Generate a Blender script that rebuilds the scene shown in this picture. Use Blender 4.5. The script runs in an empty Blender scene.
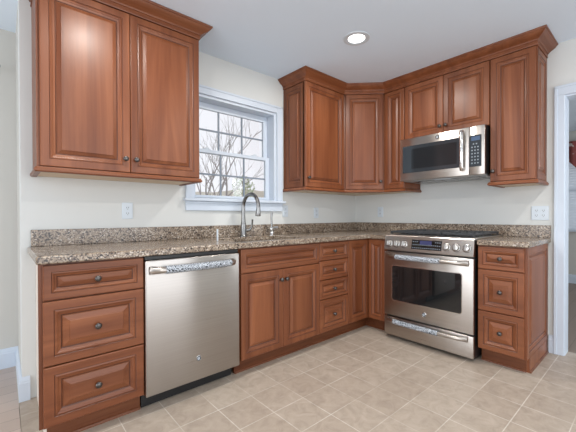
import bpy, bmesh, math, random
from mathutils import Vector, Matrix, Euler
PI = math.pi
random.seed(7)
sc = bpy.context.scene
col = sc.collection

# ------------------------------------------------------------------ camera
CF, CX, CY, CZ = 327.306, -3.28786, -2.50403, 1.0954
YAW, PIT, ROL, SX, SY = 0.719816, -0.0074764, -0.0024716, 1.144, 2.2673
F = Vector((math.sin(YAW)*math.cos(PIT), math.cos(YAW)*math.cos(PIT), math.sin(PIT)))
R_ = Vector((math.cos(YAW), -math.sin(YAW), 0)); U_ = R_.cross(F)
R2 = R_*math.cos(ROL) + U_*math.sin(ROL); U2 = -R_*math.sin(ROL) + U_*math.cos(ROL)
cd = bpy.data.cameras.new('camera'); cam = bpy.data.objects.new('camera', cd); col.objects.link(cam)
cam.matrix_world = Matrix(((R2.x, U2.x, -F.x, CX), (R2.y, U2.y, -F.y, CY), (R2.z, U2.z, -F.z, CZ), (0, 0, 0, 1)))
cd.sensor_width = 36; cd.lens = CF/576*36; cd.shift_x = -SX/576; cd.shift_y = SY/576
cd.clip_start = .02; cd.clip_end = 300
sc.camera = cam

# ------------------------------------------------------------------ world, lights, exposure
w = bpy.data.worlds.new('sky'); sc.world = w; w.use_nodes = True
bg = w.node_tree.nodes['Background']
bg.inputs[0].default_value = (.93, .94, 1, 1); bg.inputs[1].default_value = .98
vs = sc.view_settings
vs.view_transform = 'Standard'; vs.look = 'None'; vs.gamma = 1; vs.use_curve_mapping = False
vs.exposure = 0.09
try: sc.cycles.use_denoising = True
except Exception: pass
sc.cycles.max_bounces = 10; sc.cycles.diffuse_bounces = 6; sc.cycles.sample_clamp_indirect = 4

def area(name, loc, rot, sx, sy, power, color=(1, 1, 1), shape='RECTANGLE'):
    l = bpy.data.lights.new(name, 'AREA'); l.shape = shape; l.size = sx
    if shape in ('RECTANGLE', 'ELLIPSE'): l.size_y = sy
    l.energy = power; l.color = color
    o = bpy.data.objects.new(name, l); col.objects.link(o); o.location = loc; o.rotation_euler = rot
    return o
# added area fills standing in for daylight from unseen openings and rooms
area('fill_rear', (-2.3, -5.25, 1.25), (PI/2, 0, 0), 3.4, 2.0, 62, (.88, .94, 1))
area('fill_side', (-6.75, -2.2, 1.25), (PI/2, 0, -PI/2), 4.0, 2.0, 105, (.88, .94, 1))
area('fill_adjoining', (1.7, -4.55, 1.35), (PI/2, 0, 0), 1.6, 1.4, 45, (.9, .95, 1))  # fill added to brighten the adjoining room; its end wall has no window
CANS = [(-1.255, -.967), (-2.83, -.998), (-1.255, -2.75), (-2.83, -2.75)]  # last two are unseen lamps, added without fixtures

# ------------------------------------------------------------------ materials
def new_mat(name):
    m = bpy.data.materials.new(name); m.use_nodes = True
    nt = m.node_tree; return m, nt, nt.nodes['Principled BSDF']
def lin(c):
    return tuple(((v/255)/12.92 if v/255 <= .04045 else ((v/255+.055)/1.055)**2.4) for v in c) + (1,)
def flat(name, rgb, rough=.5, metal=0, spec=.5, coat=0):
    m, nt, b = new_mat(name)
    b.inputs['Base Color'].default_value = rgb if len(rgb) == 4 else (*rgb, 1)
    b.inputs['Roughness'].default_value = rough; b.inputs['Metallic'].default_value = metal
    b.inputs['Specular IOR Level'].default_value = spec; b.inputs['Coat Weight'].default_value = coat
    return m
def N(nt, t, **k):
    n = nt.nodes.new(t)
    for a, v in k.items(): setattr(n, a, v)
    return n
def ramp(nt, stops, interp='LINEAR'):
    r = N(nt, 'ShaderNodeValToRGB'); cr = r.color_ramp; cr.interpolation = interp
    while len(cr.elements) < len(stops): cr.elements.new(.5)
    for e, (p, c) in zip(cr.elements, stops): e.position = p; e.color = c if len(c) == 4 else (*c, 1)
    return r
def wood(name, scale, dark=1.0):
    m, nt, b = new_mat(name); L = nt.links
    tc = N(nt, 'ShaderNodeTexCoord'); oi = N(nt, 'ShaderNodeObjectInfo')
    add = N(nt, 'ShaderNodeVectorMath', operation='ADD')
    mul = N(nt, 'ShaderNodeMath', operation='MULTIPLY'); mul.inputs[1].default_value = 7.0
    L.new(oi.outputs['Random'], mul.inputs[0])
    L.new(tc.outputs['Object'], add.inputs[0]); L.new(mul.outputs[0], add.inputs[1])
    mp = N(nt, 'ShaderNodeMapping'); mp.inputs['Scale'].default_value = scale
    L.new(add.outputs[0], mp.inputs[0])
    n1 = N(nt, 'ShaderNodeTexNoise'); n1.inputs['Scale'].default_value = 1.0; n1.inputs['Detail'].default_value = 5; n1.inputs['Roughness'].default_value = .6; n1.inputs['Distortion'].default_value = .6
    L.new(mp.outputs[0], n1.inputs['Vector'])
    mp2 = N(nt, 'ShaderNodeMapping'); mp2.inputs['Scale'].default_value = tuple(s*7 if s > 3 else s*1.8 for s in scale)
    L.new(add.outputs[0], mp2.inputs[0])
    n2 = N(nt, 'ShaderNodeTexNoise'); n2.inputs['Scale'].default_value = 1.0; n2.inputs['Detail'].default_value = 2
    L.new(mp2.outputs[0], n2.inputs['Vector'])
    mx = N(nt, 'ShaderNodeMix', data_type='FLOAT'); mx.inputs[0].default_value = .12
    L.new(n1.outputs[0], mx.inputs[2]); L.new(n2.outputs[0], mx.inputs[3])
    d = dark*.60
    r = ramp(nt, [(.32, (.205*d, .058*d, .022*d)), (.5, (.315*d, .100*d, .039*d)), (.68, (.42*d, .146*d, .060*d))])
    L.new(mx.outputs[0], r.inputs[0])
    hs = N(nt, 'ShaderNodeHueSaturation')
    mr = N(nt, 'ShaderNodeMapRange'); mr.inputs[3].default_value = .9; mr.inputs[4].default_value = 1.1
    L.new(oi.outputs['Random'], mr.inputs[0]); L.new(mr.outputs[0], hs.inputs['Value'])
    L.new(r.outputs[0], hs.inputs['Color']); L.new(hs.outputs[0], b.inputs['Base Color'])
    b.inputs['Roughness'].default_value = .37; b.inputs['Specular IOR Level'].default_value = .34
    b.inputs['Coat Weight'].default_value = .07; b.inputs['Coat Roughness'].default_value = .25
    return m
WV = wood('cherry_vertical', (9, 9, .7)); WH = wood('cherry_horizontal', (.7, 9, 9))
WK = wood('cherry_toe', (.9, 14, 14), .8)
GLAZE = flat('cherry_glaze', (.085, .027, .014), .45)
UNDER = flat('maple_underside', lin((205, 180, 150)), .5)
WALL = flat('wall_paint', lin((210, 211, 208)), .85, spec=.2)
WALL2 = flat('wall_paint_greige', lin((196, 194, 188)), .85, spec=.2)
CEIL = flat('ceiling_paint', lin((224, 236, 248)), .9, spec=.1)
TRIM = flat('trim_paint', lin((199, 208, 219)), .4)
PLATE = flat('white_plastic', lin((204, 212, 219)), .35)
SLOT = flat('outlet_slot', (.05, .05, .05), .6)
PEWTER = flat('pewter', (.11, .10, .095), .28, .9)
BLACK = flat('black_plastic', (.012, .012, .013), .35)
IRON = flat('cast_iron', (.028, .030, .034), .42)
BGLASS = flat('black_glass', (.008, .009, .010), .04, coat=.4)
CHROME = flat('polished_metal', (.68, .66, .64), .18, 1)
NICKEL = flat('brushed_nickel', (.25, .245, .24), .27, 1)
def steel(name, scale, c=(.40, .368, .340)):
    m, nt, b = new_mat(name); L = nt.links
    tc = N(nt, 'ShaderNodeTexCoord'); mp = N(nt, 'ShaderNodeMapping'); mp.inputs['Scale'].default_value = scale
    L.new(tc.outputs['Object'], mp.inputs[0])
    n = N(nt, 'ShaderNodeTexNoise'); n.inputs['Scale'].default_value = 1; n.inputs['Detail'].default_value = 3
    L.new(mp.outputs[0], n.inputs['Vector'])
    r = ramp(nt, [(.3, tuple(v*.93 for v in c)), (.7, tuple(v*1.05 for v in c))]); L.new(n.outputs[0], r.inputs[0])
    L.new(r.outputs[0], b.inputs['Base Color'])
    mr = N(nt, 'ShaderNodeMapRange'); mr.inputs[3].default_value = .24; mr.inputs[4].default_value = .36
    L.new(n.outputs[0], mr.inputs[0]); L.new(mr.outputs[0], b.inputs['Roughness'])
    b.inputs['Metallic'].default_value = 1
    b.inputs['Anisotropic'].default_value = .75; b.inputs['Anisotropic Rotation'].default_value = .25
    tg = N(nt, 'ShaderNodeTangent', direction_type='RADIAL', axis='Z'); L.new(tg.outputs[0], b.inputs['Tangent'])
    return m
STEEL = steel('brushed_steel', (1.2, 60, 260), (.48, .44, .405))
STEELV = steel('brushed_steel_vertical', (1.5, 60, 300))
KNOB = flat('satin_knob', (.5, .48, .46), .32, 1)
BASIN = flat('sink_steel', (.5, .49, .47), .3, 1)
def granite():
    m, nt, b = new_mat('granite'); L = nt.links
    tc = N(nt, 'ShaderNodeTexCoord')
    nz = N(nt, 'ShaderNodeTexNoise'); nz.inputs['Scale'].default_value = 40; nz.inputs['Detail'].default_value = 2
    L.new(tc.outputs['Object'], nz.inputs['Vector'])
    wob = N(nt, 'ShaderNodeVectorMath', operation='MULTIPLY_ADD'); wob.inputs[1].default_value = (.02, .02, .02)
    L.new(nz.outputs['Color'], wob.inputs[0]); L.new(tc.outputs['Object'], wob.inputs[2])
    v = N(nt, 'ShaderNodeTexVoronoi'); v.inputs['Scale'].default_value = 145; v.inputs['Randomness'].default_value = 1
    L.new(wob.outputs[0], v.inputs['Vector'])
    sp = N(nt, 'ShaderNodeSeparateColor'); L.new(v.outputs['Color'], sp.inputs[0])
    big = N(nt, 'ShaderNodeTexNoise'); big.inputs['Scale'].default_value = 7; big.inputs['Detail'].default_value = 3
    L.new(tc.outputs['Object'], big.inputs['Vector'])
    ad = N(nt, 'ShaderNodeMath', operation='MULTIPLY_ADD'); ad.inputs[1].default_value = .5; 
    L.new(big.outputs[0], ad.inputs[0]); L.new(sp.outputs[0], ad.inputs[2])
    sb = N(nt, 'ShaderNodeMath', operation='SUBTRACT'); sb.inputs[1].default_value = .25; L.new(ad.outputs[0], sb.inputs[0])
    r = ramp(nt, [(0, lin((54, 46, 42))), (.12, lin((90, 76, 66))), (.26, lin((122, 104, 88))), (.44, lin((144, 127, 109))),
                  (.64, lin((162, 146, 128))), (.80, lin((132, 117, 102))), (.92, lin((192, 180, 166)))], 'CONSTANT')
    L.new(sb.outputs[0], r.inputs[0]); L.new(r.outputs[0], b.inputs['Base Color'])
    b.inputs['Roughness'].default_value = .2; b.inputs['Specular IOR Level'].default_value = .5
    return m
GRANITE = granite()
def tile():
    m, nt, b = new_mat('stone_tile'); L = nt.links
    tc = N(nt, 'ShaderNodeTexCoord'); mp = N(nt, 'ShaderNodeMapping')
    mp.inputs['Location'].default_value = (1.710+.2225*20, 1.304+.2235*20, 0)
    L.new(tc.outputs['Object'], mp.inputs[0])
    br = N(nt, 'ShaderNodeTexBrick'); br.offset = 0; br.squash = 1
    for k, v in (('Scale', 1), ('Mortar Size', .0028), ('Mortar Smooth', .35), ('Bias', 0), ('Brick Width', .2225), ('Row Height', .2235)): br.inputs[k].default_value = v
    br.inputs['Color1'].default_value = lin((176, 162, 147)); br.inputs['Color2'].default_value = lin((167, 152, 137)); br.inputs['Mortar'].default_value = lin((204, 196, 184))
    L.new(mp.outputs[0], br.inputs['Vector'])
    n = N(nt, 'ShaderNodeTexNoise'); n.inputs['Scale'].default_value = 13; n.inputs['Detail'].default_value = 8; n.inputs['Roughness'].default_value = .65; n.inputs['Distortion'].default_value = .8
    L.new(tc.outputs['Object'], n.inputs['Vector'])
    r = ramp(nt, [(.28, (.80, .79, .78)), (.5, (1, 1, 1)), (.72, (1.14, 1.16, 1.18))]); L.new(n.outputs[0], r.inputs[0])
    mx = N(nt, 'ShaderNodeMix', data_type='RGBA', blend_type='MULTIPLY'); mx.inputs[0].default_value = 1
    gn = N(nt, 'ShaderNodeTexNoise'); gn.inputs['Scale'].default_value = 2.6; gn.inputs['Detail'].default_value = 2; L.new(tc.outputs['Object'], gn.inputs['Vector'])
    gr = N(nt, 'ShaderNodeMapRange'); gr.inputs[1].default_value = .40; gr.inputs[2].default_value = .58; gr.inputs[3].default_value = .35; gr.inputs[4].default_value = 1; L.new(gn.outputs[0], gr.inputs[0])
    gm = N(nt, 'ShaderNodeMath', operation='MULTIPLY'); L.new(br.outputs['Fac'], gm.inputs[0]); L.new(gr.outputs[0], gm.inputs[1])
    b2 = N(nt, 'ShaderNodeTexBrick'); b2.offset = 0
    for k, v in (('Scale', 1), ('Mortar Size', 0), ('Mortar Smooth', 0), ('Bias', 0), ('Brick Width', .2225), ('Row Height', .2235)): b2.inputs[k].default_value = v
    for k in ('Color1', 'Color2', 'Mortar'): b2.inputs[k].default_value = br.inputs['Color1' if k != 'Color2' else 'Color2'].default_value
    L.new(mp.outputs[0], b2.inputs['Vector'])
    gx = N(nt, 'ShaderNodeMix', data_type='RGBA'); L.new(gm.outputs[0], gx.inputs[0]); L.new(b2.outputs['Color'], gx.inputs[6]); gx.inputs[7].default_value = br.inputs['Mortar'].default_value
    L.new(gx.outputs[2], mx.inputs[6]); L.new(r.outputs[0], mx.inputs[7])
    L.new(mx.outputs[2], b.inputs['Base Color'])
    b.inputs['Roughness'].default_value = .42; b.inputs['Specular IOR Level'].default_value = .4
    bp = N(nt, 'ShaderNodeBump'); bp.inputs['Strength'].default_value = .15; bp.inputs['Distance'].default_value = .003; bp.invert = True
    L.new(br.outputs['Fac'], bp.inputs['Height']); L.new(bp.outputs[0], b.inputs['Normal'])
    return m
TILE = tile()
def planks(name, c1, c2, rough):
    m, nt, b = new_mat(name); L = nt.links
    tc = N(nt, 'ShaderNodeTexCoord'); mp = N(nt, 'ShaderNodeMapping'); mp.inputs['Location'].default_value = (20, 20, 0)
    L.new(tc.outputs['Object'], mp.inputs[0])
    br = N(nt, 'ShaderNodeTexBrick'); br.offset = .4
    for k, v in (('Scale', 1), ('Mortar Size', .0012), ('Brick Width', 1.1), ('Row Height', .12)): br.inputs[k].default_value = v
    br.inputs['Color1'].default_value = lin(c1); br.inputs['Color2'].default_value = lin(c2); br.inputs['Mortar'].default_value = lin(tuple(v*.6 for v in c1))
    L.new(mp.outputs[0], br.inputs['Vector']); L.new(br.outputs['Color'], b.inputs['Base Color'])
    b.inputs['Roughness'].default_value = rough
    return m
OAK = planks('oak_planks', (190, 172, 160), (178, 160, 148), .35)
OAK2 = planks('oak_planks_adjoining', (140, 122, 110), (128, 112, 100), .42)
def film():
    m, nt, b = new_mat('printed_film'); L = nt.links
    tc = N(nt, 'ShaderNodeTexCoord')
    v = N(nt, 'ShaderNodeTexVoronoi', feature='DISTANCE_TO_EDGE'); v.inputs['Scale'].default_value = 52; v.inputs['Randomness'].default_value = .75
    L.new(tc.outputs['Object'], v.inputs['Vector'])
    s = N(nt, 'ShaderNodeMath', operation='SINE'); k = N(nt, 'ShaderNodeMath', operation='MULTIPLY'); k.inputs[1].default_value = 900/52*1.6
    L.new(v.outputs['Distance'], k.inputs[0]); L.new(k.outputs[0], s.inputs[0])
    r = ramp(nt, [(.30, lin((34, 38, 46))), (.58, lin((205, 212, 220)))]); L.new(s.outputs[0], r.inputs[0])
    L.new(r.outputs[0], b.inputs['Base Color']); b.inputs['Roughness'].default_value = .55
    return m
FILM = film()
def emit(name, c, s):
    m, nt, b = new_mat(name)
    b.inputs['Base Color'].default_value = (*c, 1) if s > 1 else (.01, .01, .012, 1); b.inputs['Emission Color'].default_value = (*c, 1); b.inputs['Emission Strength'].default_value = s
    return m
LENS = emit('lamp_lens', (1, .98, .94), 3.0)
BLUE = emit('blue_display', (.014, .018, .10), 1)
MWBLUE = emit('pale_blue_display', (.03, .08, .18), 1)
def glass():
    m, nt, b = new_mat('window_glass'); L = nt.links
    nt.nodes.remove(b); out = nt.nodes['Material Output']
    tr = N(nt, 'ShaderNodeBsdfTransparent'); gl = N(nt, 'ShaderNodeBsdfGlossy'); gl.inputs['Roughness'].default_value = .02
    fr = N(nt, 'ShaderNodeFresnel'); fr.inputs[0].default_value = 1.45
    mx = N(nt, 'ShaderNodeMixShader'); L.new(fr.outputs[0], mx.inputs[0]); L.new(tr.outputs[0], mx.inputs[1]); L.new(gl.outputs[0], mx.inputs[2])
    L.new(mx.outputs[0], out.inputs['Surface']); return m
GLASS = glass()

# ------------------------------------------------------------------ mesh helpers
def box(bm, x0, x1, y0, y1, z0, z1, bev=0, seg=2):
    vs_ = [bm.verts.new((x, y, z)) for x in (x0, x1) for y in (y0, y1) for z in (z0, z1)]
    fs = [bm.faces.new([vs_[i] for i in q]) for q in ((0, 1, 3, 2), (4, 6, 7, 5), (0, 4, 5, 1), (2, 3, 7, 6), (0, 2, 6, 4), (1, 5, 7, 3))]
    if bev:
        es = list({e for f in fs for e in f.edges})
        bmesh.ops.bevel(bm, geom=es, offset=bev, segments=seg, profile=.5, affect='EDGES')
    return bm
def prism(bm, poly, z0, z1):
    a = [bm.verts.new((x, y, z0)) for x, y in poly]; b = [bm.verts.new((x, y, z1)) for x, y in poly]
    n = len(poly); bm.faces.new(a[::-1]); bm.faces.new(b)
    for i in range(n): bm.faces.new((a[i], a[(i+1) % n], b[(i+1) % n], b[i]))
    return bm
def lathe(bm, prof, M=None, seg=24):
    """prof: (r, h) along local +z; M places it"""
    M = M or Matrix(); rings = []
    for r, h in prof:
        if r < 1e-6: rings.append([bm.verts.new(M @ Vector((0, 0, h)))])
        else: rings.append([bm.verts.new(M @ Vector((r*math.cos(2*PI*k/seg), r*math.sin(2*PI*k/seg), h))) for k in range(seg)])
    for a, b in zip(rings, rings[1:]):
        for k in range(seg):
            k2 = (k+1) % seg
            if len(a) == 1 and len(b) == 1: continue
            if len(a) == 1: bm.faces.new((a[0], b[k], b[k2]))
            elif len(b) == 1: bm.faces.new((a[k], b[0], a[k2]))
            else: bm.faces.new((a[k], b[k], b[k2], a[k2]))
    for rg, fl in ((rings[0], True), (rings[-1], False)):
        if len(rg) > 1: bm.faces.new(rg[::-1] if fl else rg)
    return bm
def tube(bm, pts, rad, seg=12, sx=1.0):
    pts = [Vector(p) for p in pts]; n = len(pts)
    rs = rad if isinstance(rad, (list, tuple)) else [rad]*n
    rings = []; up = None
    for i, p in enumerate(pts):
        t = (pts[min(i+1, n-1)] - pts[max(i-1, 0)]).normalized()
        if up is None: up = Vector((0, 0, 1)) if abs(t.z) < .9 else Vector((1, 0, 0))
        a = t.cross(up).normalized(); b = a.cross(t).normalized(); up = b
        rings.append([bm.verts.new(p + (a*math.cos(2*PI*k/seg)*sx + b*math.sin(2*PI*k/seg))*rs[i]) for k in range(seg)])
    for A, B in zip(rings, rings[1:]):
        for k in range(seg): bm.faces.new((A[k], A[(k+1) % seg], B[(k+1) % seg], B[k]))
    bm.faces.new(rings[0][::-1]); bm.faces.new(rings[-1])
    return bm
def sweep(bm, path, prof, side=1):
    """moulding: prof = closed polygon of (outward offset, z) swept along a 2D path"""
    P = [Vector(p) for p in path]; n = len(P); rings = []
    for i in range(n):
        d0 = (P[i]-P[i-1]).normalized() if i else (P[1]-P[0]).normalized()
        d1 = (P[i+1]-P[i]).normalized() if i < n-1 else d0
        n0 = Vector((d0.y, -d0.x))*side; n1 = Vector((d1.y, -d1.x))*side
        m = (n0+n1).normalized(); k = 1/max(.2, m.dot(n0))
        rings.append([bm.verts.new((P[i].x+m.x*k*o, P[i].y+m.y*k*o, z)) for o, z in prof])
    q = len(prof)
    for A, B in zip(rings, rings[1:]):
        for k in range(q): bm.faces.new((A[k], A[(k+1) % q], B[(k+1) % q], B[k]))
    bm.faces.new(rings[0]); bm.faces.new(rings[-1][::-1])
    return bm
def rings_front(bm, x0, x1, z0, z1, y, prof, back=None, mats=None):
    """concentric rectangle profile on a front face looking -y; prof = (inset, depth behind y)"""
    rs = []
    if back is not None: rs.append([bm.verts.new(v) for v in ((x0, back, z0), (x1, back, z0), (x1, back, z1), (x0, back, z1))])
    for ins, d in prof:
        rs.append([bm.verts.new(v) for v in ((x0+ins, y+d, z0+ins), (x1-ins, y+d, z0+ins), (x1-ins, y+d, z1-ins), (x0+ins, y+d, z1-ins))])
    for j, (a, b) in enumerate(zip(rs, rs[1:])):
        for k in range(4):
            f = bm.faces.new((a[k], a[(k+1) % 4], b[(k+1) % 4], b[k]))
            if mats and mats.get(j): f.material_index = mats[j]
    bm.faces.new(rs[-1])
    if back is not None: bm.faces.new(rs[0][::-1])
    return rs
def obj(name, bm, mat, parent=None, smooth=None, bev=0, xf=None):
    if xf is not None: bmesh.ops.transform(bm, matrix=xf, verts=bm.verts)
    bmesh.ops.recalc_face_normals(bm, faces=bm.faces)
    me = bpy.data.meshes.new(name); bm.to_mesh(me); bm.free()
    for m in (mat if isinstance(mat, (list, tuple)) else [mat]): me.materials.append(m)
    o = bpy.data.objects.new(name, me); col.objects.link(o)
    if parent: o.parent = parent
    if bev:
        md = o.modifiers.new('bevel', 'BEVEL'); md.width = bev; md.segments = 2; md.limit_method = 'ANGLE'; md.angle_limit = math.radians(50)
    if smooth:
        me.polygons.foreach_set('use_smooth', [True]*len(me.polygons))
        me.set_sharp_from_angle(angle=math.radians(smooth))
    return o
NB = bmesh.new
def thing(name, label, cat, loc=(0, 0, 0), rz=0, group=None):
    o = bpy.data.objects.new(name, None); o.empty_display_size = .1; col.objects.link(o)
    o.location = loc; o.rotation_euler = (0, 0, rz); o['label'] = label; o['category'] = cat
    if group: o['group'] = group
    return o
def tag(o, label, cat, group=None):
    o['label'] = label; o['category'] = cat
    if group: o['group'] = group
    return o
def struct(name, bm, mat, parent=None, bev=0, smooth=None):
    o = obj(name, bm, mat, parent, bev=bev, smooth=smooth)
    if parent is None: o['kind'] = 'structure'
    return o

# ------------------------------------------------------------------ the room
H = 2.442
b = NB(); box(b, -3.221, .12, -5.4, .0, -.05, 0); struct('floor', b, TILE)
b = NB(); box(b, -7.0, -3.223, -5.4, .63, -.05, 0); struct('floor_family_room', b, OAK)
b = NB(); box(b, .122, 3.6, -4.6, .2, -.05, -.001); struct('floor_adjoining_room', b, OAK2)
b = NB(); box(b, -7.0, 3.75, -5.4, .79, H, H+.08); struct('ceiling', b, CEIL)
WX0, WX1, WZ0, WZ1 = -2.13, -1.257, 1.24, 2.10          # kitchen window opening
b = NB()
box(b, -3.205, WX0, 0, .16, 0, H); box(b, WX1, .12, 0, .16, 0, H); box(b, WX0, WX1, 0, .16, 0, WZ0); box(b, WX0, WX1, 0, .16, WZ1, H)
struct('wall_back', b, WALL)
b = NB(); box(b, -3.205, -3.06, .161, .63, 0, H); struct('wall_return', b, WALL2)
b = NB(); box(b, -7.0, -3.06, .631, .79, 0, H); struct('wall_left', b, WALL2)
DY0, DY1, DZ = -1.990, -2.90, 2.03                        # doorway in the right wall
b = NB(); box(b, 0, .12, DY0, 0, 0, H); box(b, 0, .12, -5.4, DY1, 0, H); box(b, 0, .12, DY1, DY0, DZ, H); struct('wall_right', b, WALL)
# behind the camera: unseen walls with wide openings added to let light in
b = NB(); box(b, -7.0, -4.1, -5.5, -5.4, 0, H); box(b, -.5, .12, -5.5, -5.4, 0, H); box(b, -4.1, -.5, -5.5, -5.4, 2.3, H); struct('wall_front', b, WALL)
b = NB(); box(b, -7.1, -7.0, -5.5, -4.3, 0, H); box(b, -7.1, -7.0, -.1, .79, 0, H); box(b, -7.1, -7.0, -4.3, -.1, 2.3, H); struct('wall_side', b, WALL)
# adjoining room
A0, A1, AZ0, AZ1 = -2.42, -1.42, .86, 2.16
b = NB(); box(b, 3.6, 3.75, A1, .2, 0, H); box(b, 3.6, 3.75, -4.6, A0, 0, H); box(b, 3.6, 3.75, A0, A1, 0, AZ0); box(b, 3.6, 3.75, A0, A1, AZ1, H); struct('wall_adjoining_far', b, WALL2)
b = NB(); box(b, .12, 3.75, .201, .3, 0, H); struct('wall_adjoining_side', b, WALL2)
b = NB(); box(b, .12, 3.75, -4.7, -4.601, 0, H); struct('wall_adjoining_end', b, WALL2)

BBP = [(0, 0), (.016, 0), (.016, .105), (.013, .112), (.013, .120), (.007, .134), (.004, .14), (0, .14)]
b = NB(); sweep(b, [(-3.168, 0), (-3.205, 0), (-3.205, .63), (-6.95, .63)], BBP, -1); struct('baseboard_left', b, TRIM)
b = NB(); sweep(b, [(0, -1.909), (0, -1.940)], BBP, 1)
sweep(b, [(.0155, -1.909), (.0155, -1.940)], [(0, 0), (.013, 0), (.011, .010), (.004, .016), (0, .017)], 1) if False else None
struct('baseboard_right', b, TRIM)
b = NB(); sweep(b, [(3.6, .19), (3.6, -4.59)], BBP, 1); struct('baseboard_adjoining', b, TRIM)

# doorway casing
b = NB()
CP = [(0, 0), (.012, 0), (.018, .012), (.018, .045), (.012, .052), (.014, .058), (.009, .067), (0, .067)]
for s in (0, 1):                                            # kitchen side legs
    y0, y1 = ((DY0-.014, DY0+.049) if s == 0 else (DY1-.067, DY1+.004))
    box(b, -.018, -.0005, y0, y1, 0, DZ+.004, .003); box(b, -.024, -.0178, (y1-.018 if s == 0 else y0), (y1 if s == 0 else y0+.018), 0, DZ+.06, .002)
box(b, -.018, -.0005, DY1-.067, DY0+.049, DZ-.004, DZ+.072, .003); box(b, -.024, -.0178, DY1-.067, DY0+.049, DZ+.054, DZ+.072, .002)
tr = struct('trim_1', b, TRIM)
b = NB(); box(b, -.001, .125, DY0-.018, DY0-.0005, 0, DZ-.001); box(b, -.001, .125, DY1+.0005, DY1+.018, 0, DZ-.001); box(b, -.001, .125, DY1+.018, DY0-.018, DZ-.018, DZ-.0005)
obj('jamb', b, TRIM, tr)

# kitchen window
b = NB()
cw = .062
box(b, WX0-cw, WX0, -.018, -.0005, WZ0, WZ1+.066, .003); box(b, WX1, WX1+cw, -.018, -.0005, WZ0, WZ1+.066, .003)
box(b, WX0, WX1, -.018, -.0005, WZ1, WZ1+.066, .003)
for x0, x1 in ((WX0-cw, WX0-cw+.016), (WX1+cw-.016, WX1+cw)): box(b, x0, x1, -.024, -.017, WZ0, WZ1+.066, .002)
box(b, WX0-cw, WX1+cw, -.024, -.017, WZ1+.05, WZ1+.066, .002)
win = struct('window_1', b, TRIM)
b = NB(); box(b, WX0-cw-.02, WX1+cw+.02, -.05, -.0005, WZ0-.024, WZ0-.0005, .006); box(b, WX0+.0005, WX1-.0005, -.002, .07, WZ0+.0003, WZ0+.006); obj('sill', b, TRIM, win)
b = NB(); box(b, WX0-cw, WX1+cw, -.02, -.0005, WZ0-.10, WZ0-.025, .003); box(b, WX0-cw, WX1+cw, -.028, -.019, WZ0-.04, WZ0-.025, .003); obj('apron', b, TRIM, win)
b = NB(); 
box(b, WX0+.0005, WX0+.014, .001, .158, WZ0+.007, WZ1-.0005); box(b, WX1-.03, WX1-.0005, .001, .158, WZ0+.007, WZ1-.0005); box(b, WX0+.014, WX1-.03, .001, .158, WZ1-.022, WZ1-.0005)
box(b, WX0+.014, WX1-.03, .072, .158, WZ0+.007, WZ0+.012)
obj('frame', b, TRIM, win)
GX0, GX1 = -2.070, -1.335
MUN = flat('muntin_backlit_grey', lin((126, 136, 148)), .5)  # white muntins: backlit shade put into the grey base colour
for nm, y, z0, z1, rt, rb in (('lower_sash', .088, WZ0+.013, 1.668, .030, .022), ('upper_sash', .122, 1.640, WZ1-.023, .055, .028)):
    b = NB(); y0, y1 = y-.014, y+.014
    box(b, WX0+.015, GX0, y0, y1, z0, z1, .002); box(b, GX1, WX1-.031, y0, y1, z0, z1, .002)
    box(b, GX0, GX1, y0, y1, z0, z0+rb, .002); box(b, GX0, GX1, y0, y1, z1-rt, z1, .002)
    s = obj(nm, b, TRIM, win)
    b = NB(); za, zb = z0+rb, z1-rt
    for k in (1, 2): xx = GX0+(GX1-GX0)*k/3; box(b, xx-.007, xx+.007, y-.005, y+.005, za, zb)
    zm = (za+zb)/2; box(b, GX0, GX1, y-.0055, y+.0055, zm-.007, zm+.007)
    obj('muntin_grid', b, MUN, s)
    b = NB(); box(b, GX0-.002, GX1+.002, y-.002, y+.002, za-.002, zb+.002); obj('glass', b, GLASS, s)
    if nm == 'lower_sash':
        for xx in (-1.96, -1.46):
            b = NB(); box(b, xx-.03, xx+.03, y-.012, y+.012, z1, z1+.008, .003); box(b, xx-.008, xx+.022, y-.010, y+.006, z1+.008, z1+.018, .003); obj('sash_lock', b, PLATE, s)

# adjoining room window with blind and valance
b = NB()
box(b, 3.575, 3.5995, A0-.08, A0, AZ0, AZ1+.08, .003); box(b, 3.575, 3.5995, A1, A1+.08-.04, AZ0, AZ1+.08, .003); box(b, 3.575, 3.5995, A0, A1, AZ1, AZ1+.08, .003); box(b, 3.55, 3.5995, A0-.1, A1+.06, AZ0-.03, AZ0, .003)
win2 = struct('window_2', b, TRIM)
b = NB(); box(b, 3.66, 3.664, A0, A1, AZ0, AZ1); obj('glass', b, GLASS, win2)
b = NB(); box(b, 3.65, 3.69, A0, A1, 1.49, 1.53); box(b, 3.65, 3.69, A0, A0+.04, AZ0, AZ1); box(b, 3.65, 3.69, A1-.04, A1, AZ0, AZ1); obj('sash', b, TRIM, win2)
BLIND = flat('blind_slat', lin((236, 242, 248)), .5); 
bt = BLIND.node_tree; tl = N(bt, 'ShaderNodeBsdfTranslucent'); tl.inputs[0].default_value = (.92, .95, .98, 1); ms = N(bt, 'ShaderNodeMixShader'); ms.inputs[0].default_value = .55
bt.links.new(bt.nodes['Principled BSDF'].outputs[0], ms.inputs[1]); bt.links.new(tl.outputs[0], ms.inputs[2]); bt.links.new(ms.outputs[0], bt.nodes['Material Output'].inputs['Surface'])
bl = thing('window_blind', 'white horizontal slat blind in the window seen through the right doorway', 'blind', (3.615, -1.92, 0))
b = NB()
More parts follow.
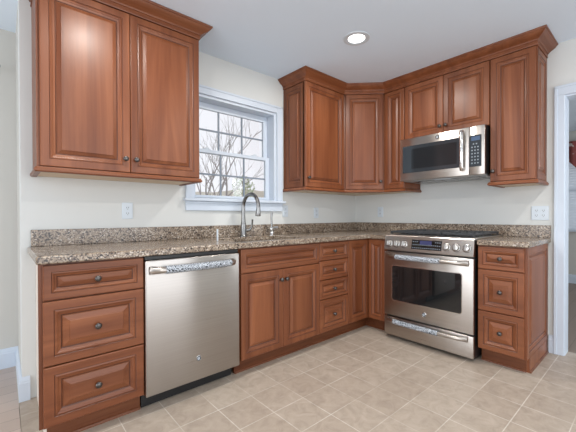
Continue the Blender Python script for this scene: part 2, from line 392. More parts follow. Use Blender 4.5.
for k in range(30):
    z = .88+k*.042
    for dx in (0,):
        v = [b.verts.new(p) for p in ((-.008, -.48, z-.019), (.008, -.48, z+.019), (.008, .48, z+.019), (-.008, .48, z-.019))]
        v2 = [b.verts.new((q.co.x-.001, q.co.y, q.co.z+.002)) for q in v]
        b.faces.new(v); b.faces.new(v2[::-1])
        for i in range(4): b.faces.new((v[i], v[(i+1) % 4], v2[(i+1) % 4], v2[i]))
obj('slats', b, BLIND, bl)
b = NB(); box(b, -.012, .02, -.485, .485, 2.125, 2.158); obj('headrail', b, PLATE, bl)
m, nt, p = new_mat('burgundy_floral'); L = nt.links
tc = N(nt, 'ShaderNodeTexCoord'); n = N(nt, 'ShaderNodeTexNoise'); n.inputs['Scale'].default_value = 9; n.inputs['Detail'].default_value = 2
L.new(tc.outputs['Object'], n.inputs['Vector']); r = ramp(nt, [(.0, (.20, .045, .045)), (.56, (.26, .07, .06)), (.62, (.62, .58, .55))]); L.new(n.outputs[0], r.inputs[0]); L.new(r.outputs[0], p.inputs['Base Color']); p.inputs['Roughness'].default_value = .9
b = NB(); nn = 60; top = []; bot = []
for k in range(nn+1):
    y = -2.50+1.08*k/nn; x = 3.545+.014*math.sin(k*1.05)
    zb_ = 1.90+.11*math.cos(2*PI*(k/nn)*2.0)
    top.append(b.verts.new((x, y, 2.27))); bot.append(b.verts.new((x-.006, y, zb_)))
for k in range(nn): b.faces.new((top[k], top[k+1], bot[k+1], bot[k]))
va = obj('valance', b, m); md = va.modifiers.new('solid', 'SOLIDIFY'); md.thickness = .004
tag(va, 'scalloped burgundy floral valance over the blind seen through the right doorway', 'valance')

# curtain rod end on the far left wall
cr = thing('curtain_rod', 'dark curtain rod finial at the left edge of the photo on the far wall', 'curtain rod', (-3.305, .55, 2.147))
b = NB(); lathe(b, [(0, 0), (.012, .004), (.018, .016), (.012, .030), (.008, .036), (.008, .045)], Matrix.Translation((.016, 0, 0)) @ Matrix.Rotation(-PI/2, 4, 'Y'), 16); obj('finial', b, IRON, cr, 40)
b = NB(); tube(b, [(-.03, 0, 0), (-1.5, 0, 0)], .009, 10); tube(b, [(-.12, 0, 0), (-.12, .0795, 0)], .006, 8); obj('rod', b, IRON, cr, 40)

# ------------------------------------------------------------------ cabinetry
def knob(parent, x, z, y):
    b = NB(); lathe(b, [(.0085, 0), (.0075, .004), (.0055, .008), (.006, .012), (.013, .016), (.0155, .020), (.0150, .024), (.010, .028), (0, .0295)],
                    Matrix.Translation((x, y, z)) @ Matrix.Rotation(PI/2, 4, 'X'), 20)
    return obj('knob', b, PEWTER, parent, 50)
def front(kind, parent, x0, x1, z0, z1, y, knobs=(), fw=.041, xf=None, th=.02):
    """raised panel door or drawer front; y = front plane, body goes back th"""
    g = .0012; x0 += g; x1 -= g; z0 += g; z1 -= g
    m = WV if kind in ('door', 'end_panel') else WH
    k = min(1.0, min(x1-x0, z1-z0)/.21); k = max(k, .55); f = fw*k
    b = NB()
    prof = [(0, .004), (.002, .001), (.005, 0), (f, 0), (f+.003*k, .0035), (f+.005*k, .0028), (f+.010*k, .0015), (f+.015*k, .0035), (f+.018*k, .0065), (f+.028*k, .0095), (f+.0325*k, .0130)]
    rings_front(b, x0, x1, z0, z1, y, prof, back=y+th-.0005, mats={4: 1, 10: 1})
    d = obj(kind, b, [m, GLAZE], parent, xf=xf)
    i = f+.034*k; e = (.018 if kind != 'drawer' else .027)*k
    b = NB()
    rings_front(b, x0+i, x1-i, z0+i, z1-i, y, [(0, .0124), (.002*k, .0095), (e, .0030), (e+.0015, .0006), (e+.004, .0)], back=y+.0128)
    obj('center_panel', b, m, d, xf=xf)
    for kx, kz in knobs:
        kk = knob(d, kx, kz, y)
        if xf is not None: kk.data.transform(xf)
    return d
R90 = -PI/2
DP, FP, TOE = -.63, -.61, -.545       # door plane, face frame, toe kick
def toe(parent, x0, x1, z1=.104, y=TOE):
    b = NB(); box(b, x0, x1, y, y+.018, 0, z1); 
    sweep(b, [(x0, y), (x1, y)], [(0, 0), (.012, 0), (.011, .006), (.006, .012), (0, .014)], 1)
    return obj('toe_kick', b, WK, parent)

# three-drawer stack at the left end
c = thing('base_cabinet', 'cherry base cabinet with three wide drawers left of the dishwasher', 'cabinet', (-3.166, 0, 0), 0, 'cherry base cabinets')
b = NB(); box(b, .0315, .461, FP+.0155, -.002, .105, .874); box(b, 0, .461, FP, FP+.015, .105, .874); obj('carcass', b, WV, c)
b = NB(); box(b, .0285, .031, FP+.0155, -.002, .105, .874); box(b, .0285, .033, TOE, -.002, 0, .105); o = obj('side_panel', b, flat('cream_veneer', lin((224, 210, 196)), .4), c); o['label'] = 'pale cream unfinished side panel'
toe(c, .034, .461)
for z0, z1 in ((.702, .868), (.396, .699), (.110, .393)):
    front('drawer', c, .014, .461, z0, z1, DP, [(.2365, (z0+z1)/2)])
# sink base
c = thing('base_cabinet', 'cherry sink base cabinet with two doors below the window', 'cabinet', (-2.083, 0, 0), 0, 'cherry base cabinets')
W_ = .774
b = NB(); box(b, 0, .018, FP, -.002, .105, .874); box(b, W_-.018, W_, FP, -.002, .105, .874); box(b, .018, W_-.018, FP, -.002, .105, .123); box(b, .018, W_-.018, FP, FP+.018, .123, .874); box(b, .018, W_-.018, -.014, -.002, .123, .874); obj('carcass', b, WV, c)
toe(c, 0, W_)
front('false_front', c, .004, W_-.001, .702, .868, DP)
front('door', c, .004, .379, .110, .699, DP, [(.354, .622)]); front('door', c, .379, W_-.001, .110, .699, DP, [(.404, .622)])
# four-drawer stack
c = thing('base_cabinet', 'narrow cherry base cabinet with four drawers right of the sink doors', 'cabinet', (-1.3085, 0, 0), 0, 'cherry base cabinets')
W_ = .377
b = NB(); box(b, 0, W_, FP, -.002, .105, .874); obj('carcass', b, WV, c); toe(c, 0, W_)
for z0, z1 in ((.716, .868), (.553, .713), (.390, .550), (.110, .387)):
    front('drawer', c, .0, W_, z0, z1, DP, [(W_/2-.012, (z0+z1)/2)], fw=.036)
# corner base
c = thing('base_cabinet', 'cherry corner base cabinet with two tall doors meeting at the inner corner', 'cabinet', (0, 0, 0), 0, 'cherry base cabinets')
b = NB(); prism(b, [(-.930, -.002), (-.930, FP), (FP, FP), (FP, -.832), (-.002, -.832), (-.002, -.002)], .105, .874); obj('carcass', b, WV, c)
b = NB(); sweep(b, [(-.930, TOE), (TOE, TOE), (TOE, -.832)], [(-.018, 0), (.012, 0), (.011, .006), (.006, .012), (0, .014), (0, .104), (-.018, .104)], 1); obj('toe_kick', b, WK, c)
front('door', c, -.9295, -.632, .110, .868, DP)
front('door', c, .632, .812, .110, .868, DP, xf=Matrix.Rotation(R90, 4, 'Z'), fw=.038)
# right three-drawer stack
c = thing('base_cabinet', 'cherry base cabinet with three small drawers and panelled end right of the range', 'cabinet', (0, -1.599, 0), R90, 'cherry base cabinets')
W_ = .304
b = NB(); box(b, 0, W_-.0185, FP, -.002, .105, .874); box(b, W_-.020, W_-.002, TOE, -.002, .0, .104); box(b, W_-.018, W_-.002, FP, FP+.02, .105, .874); obj('carcass', b, WV, c)
toe(c, 0, W_-.0205)
b = NB(); sweep(b, [(W_-.002, TOE), (W_-.002, -.02)], [(0, 0), (.010, 0), (.009, .006), (.005, .012), (0, .014)], 1); obj('shoe_molding', b, WK, c)
for z0, z1 in ((.702, .868), (.396, .699), (.110, .393)):
    front('drawer', c, .0, .2885, z0, z1, DP, [(.147, (z0+z1)/2+(.004 if z0 < .2 else 0))], fw=.036)
# panelled end: built facing -y then turned to face local +x
XE = Matrix.Translation((W_, 0, 0)) @ Matrix.Rotation(PI/2, 4, 'Z')
front('end_panel', c, FP+.001, -.004, .105, .874, 0.0, xf=XE, th=.018)

UD, UF = -.325, -.305
def rail(parent, path, side=1):
    b = NB(); sweep(b, path, [(-.018, 1.334), (.006, 1.334), (.013, 1.340), (.014, 1.348), (.008, 1.356), (.006, 1.3625), (-.018, 1.3625)], side)
    return obj('light_rail', b, WH, parent)
UB, UT = 1.365, 2.348
CROWN = [(-.018, 2.350), (.004, 2.350), (.006, 2.356), (.004, 2.360), (.004, 2.378), (.010, 2.380), (.012, 2.386), (.016, 2.390), (.026, 2.396), (.040, 2.404), (.052, 2.414), (.058, 2.422), (.060, 2.426), (.068, 2.428), (.070, 2.434), (.068, 2.4405), (-.018, 2.4405)]
# left upper
c = thing('wall_cabinet', 'tall cherry two-door wall cabinet left of the window', 'cabinet', (-3.148, 0, 0), 0, 'cherry wall cabinets')
W_ = .924
b = NB(); box(b, 0, W_, UF, -.002, 1.366, 2.3485); obj('carcass', b, WV, c)
b = NB(); box(b, .02, W_-.02, UF, -.002, 1.340, 1.365); obj('underside', b, UNDER, c)
rail(c, [(0, -.003), (0, UD+.004), (W_, UD+.004), (W_, -.003)])
front('door', c, .012, .463, UB, UT, UD, [(.432, 1.447)]); front('door', c, .463, W_-.001, UB, UT, UD, [(.494, 1.447)])
front('end_panel', c, .004, .304, UB, UT, 0, xf=Matrix.Translation((-.0005, 0, 0)) @ Matrix.Rotation(-PI/2, 4, 'Z'), th=0.0) if False else None
b = NB(); sweep(b, [(-3.148, -.003), (-3.148, UD), (-2.224, UD), (-2.224, -.003)], CROWN, 1)
tag(obj('crown_molding', b, WH), 'cherry crown moulding on top of the wall cabinet left of the window', 'moulding', 'cherry crown mouldings')
# right of the window
c = thing('wall_cabinet', 'cherry wall cabinet with one door and panelled side just right of the window', 'cabinet', (-1.169, 0, 0), 0, 'cherry wall cabinets')
W_ = .5545
b = NB(); box(b, .019, W_, UF, -.002, 1.366, 2.3485); box(b, .0, .0185, UF, UF+.02, 1.366, 2.3485); obj('carcass', b, WV, c)
b = NB(); box(b, .02, W_-.001, UF, -.002, 1.340, 1.365); obj('underside', b, UNDER, c)
rail(c, [(0, -.003), (0, UD+.004), (W_, UD+.004)])
front('door', c, .0, W_-.002, UB, UT, UD, [(.030, 1.453)])
front('end_panel', c, .003, .304, UB, UT, 0, xf=Matrix.Rotation(-PI/2, 4, 'Z'), th=.018)
# diagonal corner
c = thing('wall_cabinet', 'diagonal cherry corner wall cabinet with one door facing the room', 'cabinet', (0, 0, 0), 0, 'cherry wall cabinets')
b = NB(); prism(b, [(-.6135, -.002), (-.6135, -.2985), (-.2985, -.6135), (-.002, -.6135), (-.002, -.002)], 1.366, 2.3485); obj('carcass', b, WV, c)
b = NB(); prism(b, [(-.612, -.002), (-.612, -.290), (-.290, -.612), (-.002, -.612), (-.002, -.002)], 1.340, 1.365); obj('underside', b, UNDER, c)
rail(c, [(-.6145+.004, UD+.0015), (UD+.0015, -.6145+.004)])
dl = math.hypot(.2895, .2895)
XD = Matrix.Translation((-.6145, -.325, 0)) @ Matrix.Rotation(-PI/4, 4, 'Z')
front('door', c, .012, dl-.012, UB, UT, 0, [(dl-.04, 1.448)], xf=XD, th=.019)
# narrow cabinet left of microwave
c = thing('wall_cabinet', 'narrow cherry wall cabinet with one door between the corner cabinet and microwave', 'cabinet', (0, -.6145, 0), R90, 'cherry wall cabinets')
W_ = .2225
b = NB(); box(b, .0005, W_, UF, -.002, 1.366, 2.3485); obj('carcass', b, WV, c)
b = NB(); box(b, .001, W_-.02, UF, -.002, 1.340, 1.365); obj('underside', b, UNDER, c)
rail(c, [(.0, UD+.004), (W_, UD+.004), (W_, -.003)])
front('door', c, .001, W_-.001, UB, UT, UD, fw=.038)
# over microwave
c = thing('wall_cabinet', 'short cherry two-door wall cabinet directly above the microwave', 'cabinet', (0, -.8375, 0), R90, 'cherry wall cabinets')
W_ = .744
b = NB(); box(b, .0005, W_-.0005, UF, -.002, 1.826, 2.3485); obj('carcass', b, WV, c)
front('door', c, .001, W_/2, 1.826, UT, UD, [(W_/2-.026, 1.897)]); front('door', c, W_/2, W_-.001, 1.826, UT, UD, [(W_/2+.026, 1.897)])
# right end
c = thing('wall_cabinet', 'cherry wall cabinet with one door and panelled side at the right end above the drawers', 'cabinet', (0, -1.582, 0), R90, 'cherry wall cabinets')
W_ = .310
b = NB(); box(b, .0005, W_-.019, UF, -.002, 1.366, 2.3485); box(b, W_-.0185, W_, UF, UF+.02, 1.366, 2.3485); obj('carcass', b, WV, c)
b = NB(); box(b, .02, W_-.02, UF, -.002, 1.340, 1.365); obj('underside', b, UNDER, c)
rail(c, [(0, -.003), (0, UD+.004), (W_, UD+.004), (W_, -.003)])
front('door', c, .002, .3035, UB, UT, UD, [(.026, 1.447)])
front('end_panel', c, -.304, -.003, UB, UT, 0, xf=Matrix.Translation((W_, 0, 0)) @ Matrix.Rotation(PI/2, 4, 'Z'), th=.018)
b = NB(); sweep(b, [(-1.169, -.003), (-1.169, UD), (-.6145, UD), (UD, -.6145), (UD, -1.892), (-.003, -1.892)], CROWN, 1)
tag(obj('crown_molding', b, WH), 'cherry crown moulding running over the corner and microwave wall cabinets', 'moulding', 'cherry crown mouldings')

# ------------------------------------------------------------------ granite
CZ0, CZ1 = .8755, .914
SXA, SXB, SYA, SYB = -2.04, -1.39, -.545, -.135              # sink cut-out
def slab(xs, ys, inside, z0, z1):
    b = NB(); vd = {}
    def V(i, j):
        if (i, j) not in vd: vd[(i, j)] = b.verts.new((xs[i], ys[j], z0))
        return vd[(i, j)]
    fs = []
    for i in range(len(xs)-1):
        for j in range(len(ys)-1):
            if inside((xs[i]+xs[i+1])/2, (ys[j]+ys[j+1])/2): fs.append(b.faces.new((V(i, j), V(i+1, j), V(i+1, j+1), V(i, j+1))))
    r = bmesh.ops.extrude_face_region(b, geom=fs)
    bmesh.ops.translate(b, verts=[v for v in r['geom'] if isinstance(v, bmesh.types.BMVert)], vec=(0, 0, z1-z0))
    return b
b = slab([-3.176, SXA, SXB, -.648, -.001], [-.8355, -.648, SYA, SYB, -.001],
         lambda x, y: (y > -.648 or x > -.648) and not (SXA < x < SXB and SYA < y < SYB), CZ0, CZ1)
tag(obj('countertop', b, GRANITE, bev=.007), 'speckled brown granite countertop wrapping the corner around the sink', 'countertop', 'granite slabs')
b = NB(); box(b, -.648, -.001, -1.920, -1.5975, CZ0, CZ1)
tag(obj('countertop', b, GRANITE, bev=.007), 'short speckled granite countertop right of the range', 'countertop', 'granite slabs')
b = NB(); box(b, -3.160, -.0005, -.0215, -.001, CZ1+.0005, 1.0145, .002)
tag(obj('backsplash', b, GRANITE), 'low speckled granite backsplash strip along the window wall', 'backsplash', 'granite backsplash strips')
b = NB(); box(b, -.0215, -.001, -1.920, -.022, CZ1+.0005, 1.0145, .002)
tag(obj('backsplash', b, GRANITE), 'low speckled granite backsplash strip behind the range', 'backsplash', 'granite backsplash strips')

# sink
s = thing('sink', 'stainless undermount sink set in the granite below the window', 'sink', ((SXA+SXB)/2, (SYA+SYB)/2, CZ0))
hx, hy = (SXB-SXA)/2, (SYB-SYA)/2
b = NB()
rect = lambda ex, z: [b.verts.new((sx*(hx+ex), sy*(hy+ex), z)) for sx, sy in ((-1, -1), (1, -1), (1, 1), (-1, 1))]
rr = [rect(.02, -.001), rect(.003, -.001), rect(0, -.006), rect(-.008, -.17), rect(-.03, -.195)]
for A, B in zip(rr, rr[1:]):
    for k in range(4): b.faces.new((A[k], A[(k+1) % 4], B[(k+1) % 4], B[k]))
b.faces.new(rr[-1])
o = obj('basin', b, BASIN, s, 60); md = o.modifiers.new('solid', 'SOLIDIFY'); md.thickness = .0012; md.offset = 1
b = NB(); lathe(b, [(.0, .004), (.02, .003), (.04, .004), (.044, .001), (.044, 0)], Matrix.Translation((0, 0, -.1945)), 20); obj('drain', b, CHROME, s, 40)

# faucet
fx, fy = -1.70, -.085
f = thing('faucet', 'brushed nickel gooseneck pull-down faucet behind the sink', 'faucet', (fx, fy, CZ1))
b = NB(); lathe(b, [(.032, 0), (.032, .006), (.028, .010), (.025, .016), (.0245, .10), (.022, .115), (.0195, .13), (.0165, .20)], None, 24); obj('body', b, NICKEL, f, 40)
ra = .112; cz_ = .255
pts = [(0, 0, .1995), (0, 0, .24)] + [(0, -ra+ra*math.cos(t), cz_+ra*math.sin(t)) for t in [k*PI/16 for k in range(0, 17)]]
b = NB(); tube(b, pts, [.0165]*2+[.0155]*17, 16); obj('spout', b, NICKEL, f, 50)
b = NB(); lathe(b, [(.0158, .001), (.0165, -.01), (.0205, -.040), (.0225, -.070), (.0215, -.075), (.012, -.076)], Matrix.Translation((0, -2*ra, cz_)) @ Matrix.Rotation(.10, 4, 'X'), 20); obj('spray_head', b, NICKEL, f, 50)
b = NB(); tube(b, [(.0195, 0, .055), (.045, -.004, .055), (.060, -.008, .058), (.072, -.014, .075), (.078, -.022, .105), (.076, -.030, .150)], [.013, .013, .012, .009, .0075, .0085], 12); obj('lever_handle', b, NICKEL, f, 50)
# filter tap
f = thing('water_tap', 'small polished filtered-water tap with a thin lever right of the gooseneck faucet', 'tap', (-1.385, -.085, CZ1))
b = NB(); lathe(b, [(.027, 0), (.027, .005), (.022, .010), (.020, .03), (.022, .05), (.024, .062), (.019, .074), (.011, .082)], None, 20); obj('body', b, CHROME, f, 40)
b = NB(); tube(b, [(0, -.0, .055), (.010, -.028, .066), (.018, -.055, .070), (.022, -.072, .066)], [.018, .017, .015, .012], 12); obj('spout', b, CHROME, f, 50)
b = NB(); tube(b, [(0, 0, .078), (.0, 0, .12), (-.002, 0, .17), (.002, 0, .215)], [.0095, .0085, .009, .011], 10); obj('lever_handle', b, NICKEL, f, 50)
# white strip standing left of the sink
b = NB(); box(b, -2.104, -2.096, -.356, -.344, CZ1+.0005, CZ1+.085)
tag(obj('white_strip', b, PLATE), 'thin white upright strip standing on the granite left of the faucet', 'white_strip')

# ------------------------------------------------------------------ badge
def badge(parent, x, z, y, r):
    b = NB(); M = Matrix.Translation((x, y, z)) @ Matrix.Rotation(PI/2, 4, 'X')
    lathe(b, [(r, 0), (r, .002), (r*.86, .0035), (r*.82, .0030), (0, .0030)], M, 24)
    o = obj('badge', b, CHROME, parent, 30)
    b = NB(); lathe(b, [(r*.80, .0031), (r*.78, .0034), (0, .0034)], M, 24); obj('badge_field', b, SLOT, o, 30)
    b = NB(); yy = y-.0040; q = r*.62
    def stroke(p): tube(b, [(x+a*q, yy, z+c_*q) for a, c_ in p], r*.075, 6)
    stroke([(-.05, .55), (-.3, .75), (-.62, .55), (-.75, .05), (-.6, -.45), (-.3, -.5), (-.1, -.15), (-.12, .05), (-.45, .0)])
    stroke([(-.1, -.15), (-.15, -.6), (-.4, -.85)])
    stroke([(.65, .5), (.45, .7), (.2, .5), (.25, .15), (.5, .08), (.2, .0), (.08, -.35), (.3, -.6), (.65, -.4)])
    obj('monogram', b, PLATE, o)
def pro_handle(parent, x0, x1, z, ydoor, stand, r, film_span):
    """bar handle bowed out from the door with flattened ends"""
    b = NB(); n = 18; pts = []; rs = []
    for k in range(n+1):
        t = k/n; e = min(t, 1-t); s_ = 1-math.exp(-e*22)
        pts.append((x0+(x1-x0)*t, ydoor-.006-stand*s_-.006*math.sin(PI*t), z)); rs.append(r*(1.5-.5*min(1, e*7)))
    tube(b, pts, rs, 14)
    h = obj('handle', b, STEEL, parent, 50)
    for xm in (x0, x1): b = NB(); box(b, xm-.012, xm+.012, ydoor-.022, ydoor-.0005, z-r*1.5, z+r*1.5, .004); obj('handle_mount', b, STEEL, h)
    fa, fb = film_span; pts = []
    for k in range(25):
        t = fa+(fb-fa)*k/24; e = min(t, 1-t); s_ = 1-math.exp(-e*22)
        pts.append((x0+(x1-x0)*t, ydoor-.006-stand*s_-.006*math.sin(PI*t), z))
    b = NB(); tube(b, pts, r*1.45, 14); fo = obj('protective_film', b, FILM, h, 50); fo['label'] = 'printed plastic film still wrapped around the handle'

# ------------------------------------------------------------------ dishwasher
d = thing('dishwasher', 'stainless steel dishwasher with film-wrapped handle under the counter', 'dishwasher', (-2.7035, 0, 0))
W_ = .600
b = NB(); box(b, .006, W_-.006, -.598, -.02, .10, .872); obj('tub', b, BLACK, d)
b = NB(); box(b, .004, W_-.004, -.545, -.53, .002, .098); box(b, -.006+.007, W_-.001, -.575, -.53, .088, .0995, .002); obj('toe_panel', b, BLACK, d)
b = NB(); box(b, .001, W_-.001, -.634, -.5985, .852, .8735, .003); obj('control_strip', b, BLACK, d)
b = NB(); box(b, 0, W_, -.650, -.5985, .100, .850, .006, 3); dd = obj('door', b, STEELV, d, 40)
pro_handle(dd, .030, .545,   .797, -.650, .034, .0150, (.13, .93))
badge(dd, .308, .232, -.650, .0175)

# ------------------------------------------------------------------ range
RW = .747
g = thing('range', 'stainless steel slide-in gas range below the microwave', 'range', (0, -.8415, 0), R90)
b = NB(); box(b, .004, RW-.004, -.645, -.03, .02, .905); 
for x in (.04, RW-.07):
    for y in (-.6, -.1): box(b, x, x+.03, y, y+.03, 0, .02)
obj('body', b, BLACK, g)
b = NB(); box(b, -.0035, RW+.0035, -.640, -.028, .9065, .9265, .004); ck = obj('cooktop', b, STEEL, g)
b = NB(); box(b, .03, RW-.03, -.605, -.06, .9266, .9285); obj('burner_pan', b, flat('enamel_black', (.02, .02, .022), .25), ck)
# sloped control panel
b = NB(); pr = [(-.632, .786), (-.684, .786), (-.686, .794), (-.664, .912), (-.656, .922), (-.6405, .926), (-.632, .926)]
A_ = [b.verts.new((0.0, y, z)) for y, z in pr]; B_ = [b.verts.new((RW, y, z)) for y, z in pr]
b.faces.new(A_); b.faces.new(B_[::-1])
for k in range(len(pr)): b.faces.new((A_[k], A_[(k+1) % len(pr)], B_[(k+1) % len(pr)], B_[k]))
cp = obj('control_panel', b, STEEL, g, bev=.002)
sl = math.atan2(.022, .118); 
def on_panel(x, z, out=0):
    t = (z-.794)/.118; return Matrix.Translation((x, -.686+.022*t, z)) @ Matrix.Rotation(-sl, 4, 'X') @ Matrix.Translation((0, -out, 0))
b = NB(); box(b, -.128, .128, -.002, .004, -.041, .041, .004); obj('touch_panel', b, BGLASS, cp, xf=on_panel(.386, .852)); 
b = NB(); box(b, -.055, .045, -.0032, -.0015, .002, .034); obj('display', b, BLUE, cp, xf=on_panel(.386, .852))
b = NB()
for rr_ in range(3):
    for cc in range(14):
        x = -.112+cc*.0172; z = .026-rr_*.026
        if rr_ < 1 and -.07 < x < .06: continue
        box(b, x-.004, x+.004, -.0028, -.0015, z-.0035, z+.0035)
o = obj('keypad', b, flat('key_print', (.20, .23, .27), .4), cp, xf=on_panel(.386, .850))
for x in (.048, .118, .190, .550, .622, .700):
    b = NB(); lathe(b, [(.030, 0), (.030, .003), (.0255, .005), (.0245, .020), (.022, .026), (.018, .0275), (0, .0275)], Matrix.Rotation(PI/2, 4, 'X'), 24)
    kn = obj('knob', b, KNOB, cp, 40, xf=on_panel(x, .848))
    b = NB(); box(b, -.0045, .0045, -.040, -.0272, -.0215, .0215, .002); obj('grip', b, KNOB, kn, xf=on_panel(x, .848) @ Matrix.Rotation(.12*math.sin(x*40), 4, 'Y'))
    b = NB(); lathe(b, [(.033, .0), (.033, .0012), (.0305, .0012)], Matrix.Rotation(PI/2, 4, 'X'), 24); obj('bezel', b, SLOT, kn, xf=on_panel(x, .848))
# oven door
b = NB(); rings_front(b, 0, RW, .207, .776, -.682, [(0, .006), (.003, .001), (.007, 0), (.082, 0)], back=-.6465)
bmesh.ops.delete(b, geom=b.faces[:], context='FACES'); 
box(b, 0, RW, -.682, -.6465, .207, .776, .006, 3)
od = obj('oven_door', b, STEEL, g, 40)
b = NB(); wx0, wx1, wz0, wz1 = .081, .663, .350, .653
def rrect(x0, x1, z0, z1, r, y, n=5):
    pts = []
    for cx_, cz2, a0 in ((x1-r, z1-r, 0), (x0+r, z1-r, PI/2), (x0+r, z0+r, PI), (x1-r, z0+r, 1.5*PI)):
        for k in range(n+1): a = a0+k*PI/2/n; pts.append((cx_+r*math.cos(a), y, cz2+r*math.sin(a)))
    return pts
def plate(b, pts, dy):
    a = [b.verts.new(p) for p in pts]; c_ = [b.verts.new((p[0], p[1]+dy, p[2])) for p in pts]; n = len(pts)
    b.faces.new(a); b.faces.new(c_[::-1])
    for k in range(n): b.faces.new((a[k], a[(k+1) % n], c_[(k+1) % n], c_[k]))
plate(b, rrect(wx0-.006, wx1+.006, wz0-.006, wz1+.006, .022, -.6832), .002); obj('window_trim', b, CHROME, od)
b = NB(); plate(b, rrect(wx0, wx1, wz0, wz1, .018, -.6845), .002); obj('oven_window', b, BGLASS, od)
pro_handle(od, .050, .705, .738, -.682, .040, .0150, (.14, .72))
badge(od, .372, .278, -.682, .020)
b = NB(); box(b, 0, RW, -.682, -.6465, .030, .196, .006, 3); dr = obj('warming_drawer', b, STEEL, g, 40)
pro_handle(dr, .045, .700, .170, -.682, .036, .0140, (.11, .70))
# burners and grates
for bx, by in ((.15, -.48), (.15, -.19), (.375, -.335), (.60, -.48), (.60, -.19)):
    b = NB(); lathe(b, [(.052, 0), (.050, .010), (.036, .012), (.036, .017), (.030, .020), (0, .020)], Matrix.Translation((bx, by, .9288)), 24); obj('burner', b, IRON, ck, 40)
for gx0, gx1 in ((.022, .262), (.268, .482), (.488, .728)):
    b = NB(); z0, z1 = .940, .957
    for y in (-.610, -.425, -.24, -.055): box(b, gx0, gx1, y-.006, y+.006, z0, z1, .003)
    for x in (gx0+.006, (gx0+gx1)/2, gx1-.006): box(b, x-.006, x+.006, -.615, -.050, z0, z1, .003)
    for x in (gx0+.06, gx1-.06):
        box(b, x-.005, x+.005, -.58, -.37, z0, z1, .003); box(b, x-.005, x+.005, -.30, -.10, z0, z1, .003)
    for x in (gx0+.008, gx1-.008):
        for y in (-.605, -.425, -.24, -.06): box(b, x-.007, x+.007, y-.007, y+.007, .9287, z0+.002)
    obj('grate', b, IRON, ck)

# ------------------------------------------------------------------ microwave
MW = .733
mz0, mz1 = 1.424, 1.820
k_ = thing('microwave', 'stainless over-the-range microwave between the wall cabinets', 'microwave', (0, -.8395, 0), R90)
b = NB(); box(b, .002, MW-.002, -.372, -.003, mz0+.012, mz1+.003); obj('body', b, BLACK, k_)
b = NB(); box(b, .01, MW-.01, -.365, -.03, mz0-.004, mz0+.0115, .003); bp_ = obj('bottom_pan', b, flat('grey_pan', (.42, .42, .42), .4, .6), k_)
for x in (.08, .42):
    b = NB(); box(b, x, x+.24, -.30, -.12, mz0-.007, mz0-.0045); obj('grease_filter', b, NICKEL, bp_)
b = NB(); box(b, .30, .44, -.355, -.315, mz0-.007, mz0-.0045); obj('cooktop_lamp', b, PLATE, bp_)
b = NB(); box(b, 0, .6165, -.405, -.3725, mz0, mz1, .005, 3); dd = obj('door', b, STEEL, k_, 40)
b = NB(); plate(b, rrect(.026, .560, 1.496, 1.747, .006, -.4070), .0025); obj('door_window', b, flat('smoked_glass', (.030, .037, .044), .06, coat=.3), dd)
b = NB(); plate(b, rrect(.115, .520, 1.53, 1.715, .006, -.4076), .001); obj('screen', b, flat('screen_mesh', (.016, .019, .022), .07), dd)
b = NB(); tube(b, [(.572, -.407, 1.482), (.572, -.440, 1.476), (.572, -.446, 1.49), (.572, -.448, 1.63), (.572, -.446, 1.77), (.572, -.440, 1.784), (.572, -.407, 1.778)], .0165, 14); obj('handle', b, CHROME, dd, 50)
badge(dd, .358, 1.785, -.405, .020)
b = NB(); box(b, .6185, MW, -.405, -.3725, mz0, mz1, .005, 3); pp = obj('control_panel', b, STEEL, k_, 40)
b = NB(); plate(b, rrect(.585+.036, .710, 1.491, 1.745, .004, -.4068), .002); tp = obj('touch_panel', b, flat('panel_black', (.03, .035, .042), .12), pp)
b = NB(); plate(b, rrect(.634, .698, 1.702, 1.734, .002, -.4078), .0012); obj('display', b, MWBLUE, tp)
b = NB()
for r_ in range(7):
    for c_ in range(3 if r_ not in (0,) else 2):
        x = .640+c_*.022+(.011 if r_ == 0 else 0); z = 1.675-r_*.026; box(b, x-.005, x+.005, -.4078, -.4066, z-.005, z+.005)
obj('keypad', b, flat('key_print_light', (.22, .25, .28), .4), tp)

# ------------------------------------------------------------------ outlets
def outlet(label, loc, rz, gangs=1, decora=False):
    t = thing('electrical_outlet', label, 'outlet', loc, rz, 'white wall outlets')
    w_ = .070*gangs+(.046-.07+.024)*0
    wd = .071 if gangs == 1 else .116
    b = NB(); box(b, -wd/2, wd/2, -.007, -.0005, -.0575, .0575, .003); pl = obj('cover_plate', b, PLATE, t)
    for gi in range(gangs):
        cx_ = (gi-(gangs-1)/2)*.046
        for s_ in (-1, 1):
            b = NB(); plate(b, rrect(cx_-.0165, cx_+.0165, s_*.0195-.014, s_*.0195+.014, .009, -.0088), .002); rc = obj('receptacle', b, PLATE, pl)
            b = NB()
            for dx in (-.0065, .0065): box(b, cx_+dx-.0013, cx_+dx+.0013, -.0094, -.0086, s_*.0195-.002, s_*.0195+.007)
            lathe(b, [(.0025, 0), (.0025, .0008), (0, .0008)], Matrix.Translation((cx_, -.0086, s_*.0195-.008)) @ Matrix.Rotation(PI/2, 4, 'X'), 8)
            obj('slots', b, SLOT, rc)
outlet('white outlet on the wall between the left drawers and left wall cabinet', (-2.620, 0, 1.134), 0)
outlet('white outlet just right of the window sill on the back wall', (-1.148, 0, 1.143), 0)
outlet('white outlet on the back wall below the cabinet right of the window', (-.701, 0, 1.127), 0)
outlet('white outlet on the right wall between corner and range', (0, -.356, 1.137), R90)
outlet('double white outlet on the right wall beside the doorway', (0, -1.848, 1.113), R90, 2)

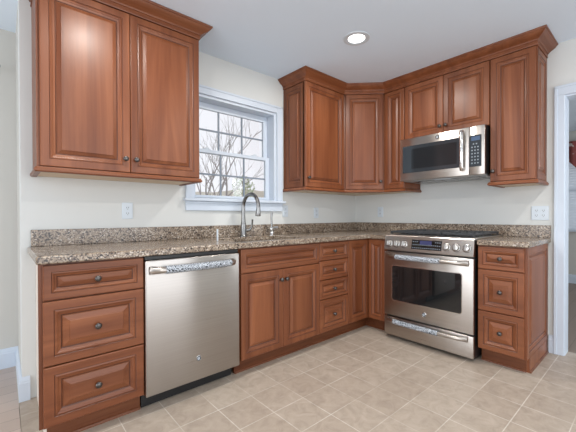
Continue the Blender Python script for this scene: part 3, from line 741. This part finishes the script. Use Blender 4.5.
# ------------------------------------------------------------------ recessed lamps
for i, (x, y) in enumerate(CANS):
    if i < 2:
        t = thing('recessed_light', ['round white recessed downlight glowing in the ceiling near the corner cabinets', 'round white recessed downlight glowing in the ceiling in front of the left wall cabinet'][i], 'ceiling light', (x, y, H), 0, 'recessed ceiling lights')
        b = NB(); lathe(b, [(.100, -.0005), (.098, -.005), (.078, -.008), (.064, -.003), (.064, -.0005)], None, 32); obj('trim_ring', b, PLATE, t, 40)
        b = NB(); lathe(b, [(.0635, -.0006), (.0635, -.002), (0, -.002)], None, 32); obj('lens', b, LENS, t)
    area('downlight', (x, y, H-.012), (0, 0, 0), .115, .115, 13, (1, .96, .90), 'DISK')

# ------------------------------------------------------------------ outdoors beyond the kitchen window
GR = flat('winter_grass', lin((196, 190, 176)), .95, spec=.1)
b = NB(); nx, ny = 24, 10; gv = []
for j in range(ny+1):
    for i in range(nx+1):
        x = -8+22*i/nx; y = 1.2+24*j/ny
        z = -.6 + 3.0*max(0, min(1, (y-6)/9))**1.3 + .12*math.sin(x*1.3+y) + .06*(x-3)*max(0, min(1, (y-6)/9))
        gv.append(b.verts.new((x, y, z)))
for j in range(ny):
    for i in range(nx):
        q = j*(nx+1)+i; b.faces.new((gv[q], gv[q+1], gv[q+nx+2], gv[q+nx+1]))
o = struct('ground', b, GR, smooth=180)
BARK = flat('bark', lin((158, 151, 150)), .9)
def bare_tree(label, x, y, z, h, seed):
    rnd = random.Random(seed); b = NB()
    def branch(p, d, ln, r, dep):
        n = 4; pts = [Vector(p)]; dd_ = Vector(d)
        for k in range(n):
            dd_ = (dd_+Vector((rnd.uniform(-.16, .16), rnd.uniform(-.16, .16), rnd.uniform(-.02, .12)))).normalized()
            pts.append(pts[-1]+dd_*ln/n)
        tube(b, pts, [r*(1-.45*k/n) for k in range(n+1)], 6 if dep < 2 else 4)
        if dep >= 4: return
        for k in range(3 if dep < 3 else 2):
            t = rnd.uniform(.45, 1); i = min(n-1, int(t*n)); q = pts[i].lerp(pts[i+1], t*n-i)
            a = rnd.uniform(0, 2*PI); sp = rnd.uniform(.45, .8)
            nd = (dd_+Vector((math.cos(a)*sp, math.sin(a)*sp, .15))).normalized()
            branch(q, nd, ln*rnd.uniform(.62, .8), r*.52, dep+1)
    branch((0, 0, 0), (rnd.uniform(-.1, .1), 0, 1), h*.38, h*.0095, 0)
    o = obj('bare_tree', b, BARK); o.location = (x, y, z); tag(o, label, 'tree', 'bare trees outside the window')
bare_tree('tall bare tree outside the left panes of the window', 3.0, 9.0, .3, 6.0, 3)
bare_tree('bare tree outside behind the middle panes of the window', 6.6, 14.5, 1.6, 6.5, 8)
bare_tree('slender bare tree at the left edge of the window view', -.35, 3.0, -.6, 4.0, 12)
LEAF = {}
def shrub(label, x, y, z, w_, h, c, seed, n=420):
    rnd = random.Random(seed); b = NB()
    for k in range(n):
        u = Vector((rnd.gauss(0, 1), rnd.gauss(0, 1), rnd.gauss(0, 1))).normalized()*rnd.uniform(.55, 1)
        p = Vector((u.x*w_/2, u.y*w_/2, h/2+u.z*h/2)); s_ = rnd.uniform(.05, .10)
        a = Vector((rnd.gauss(0, 1), rnd.gauss(0, 1), rnd.gauss(0, 1))).normalized(); c2 = a.orthogonal().normalized(); e = a.cross(c2)
        b.faces.new([b.verts.new(p+c2*s_), b.verts.new(p+e*s_*.6), b.verts.new(p-c2*s_), b.verts.new(p-e*s_*.6)])
    for k in range(5):
        tube(b, [(0, 0, 0), (rnd.uniform(-.25, .25)*w_, rnd.uniform(-.25, .25)*w_, h*.75)], [.03, .01], 5)
    o = obj('shrub', b, flat('leaf_%s' % seed, lin(c), .8)); o.location = (x, y, z); tag(o, label, 'shrub', 'shrubs outside the window')
shrub('pale green shrub outside behind the middle of the lower sash', 6.5, 12.4, 1.6, 1.3, 1.7, (178, 188, 160), 21)
shrub('low grey shrub outside at the foot of the window view', 3.35, 7.4, -.2, 1.5, 1.75, (160, 160, 162), 22, 520)
shrub('twiggy pale shrub outside at the lower left of the window view', 1.1, 5.2, -.5, 1.2, 2.1, (186, 184, 166), 23, 380)
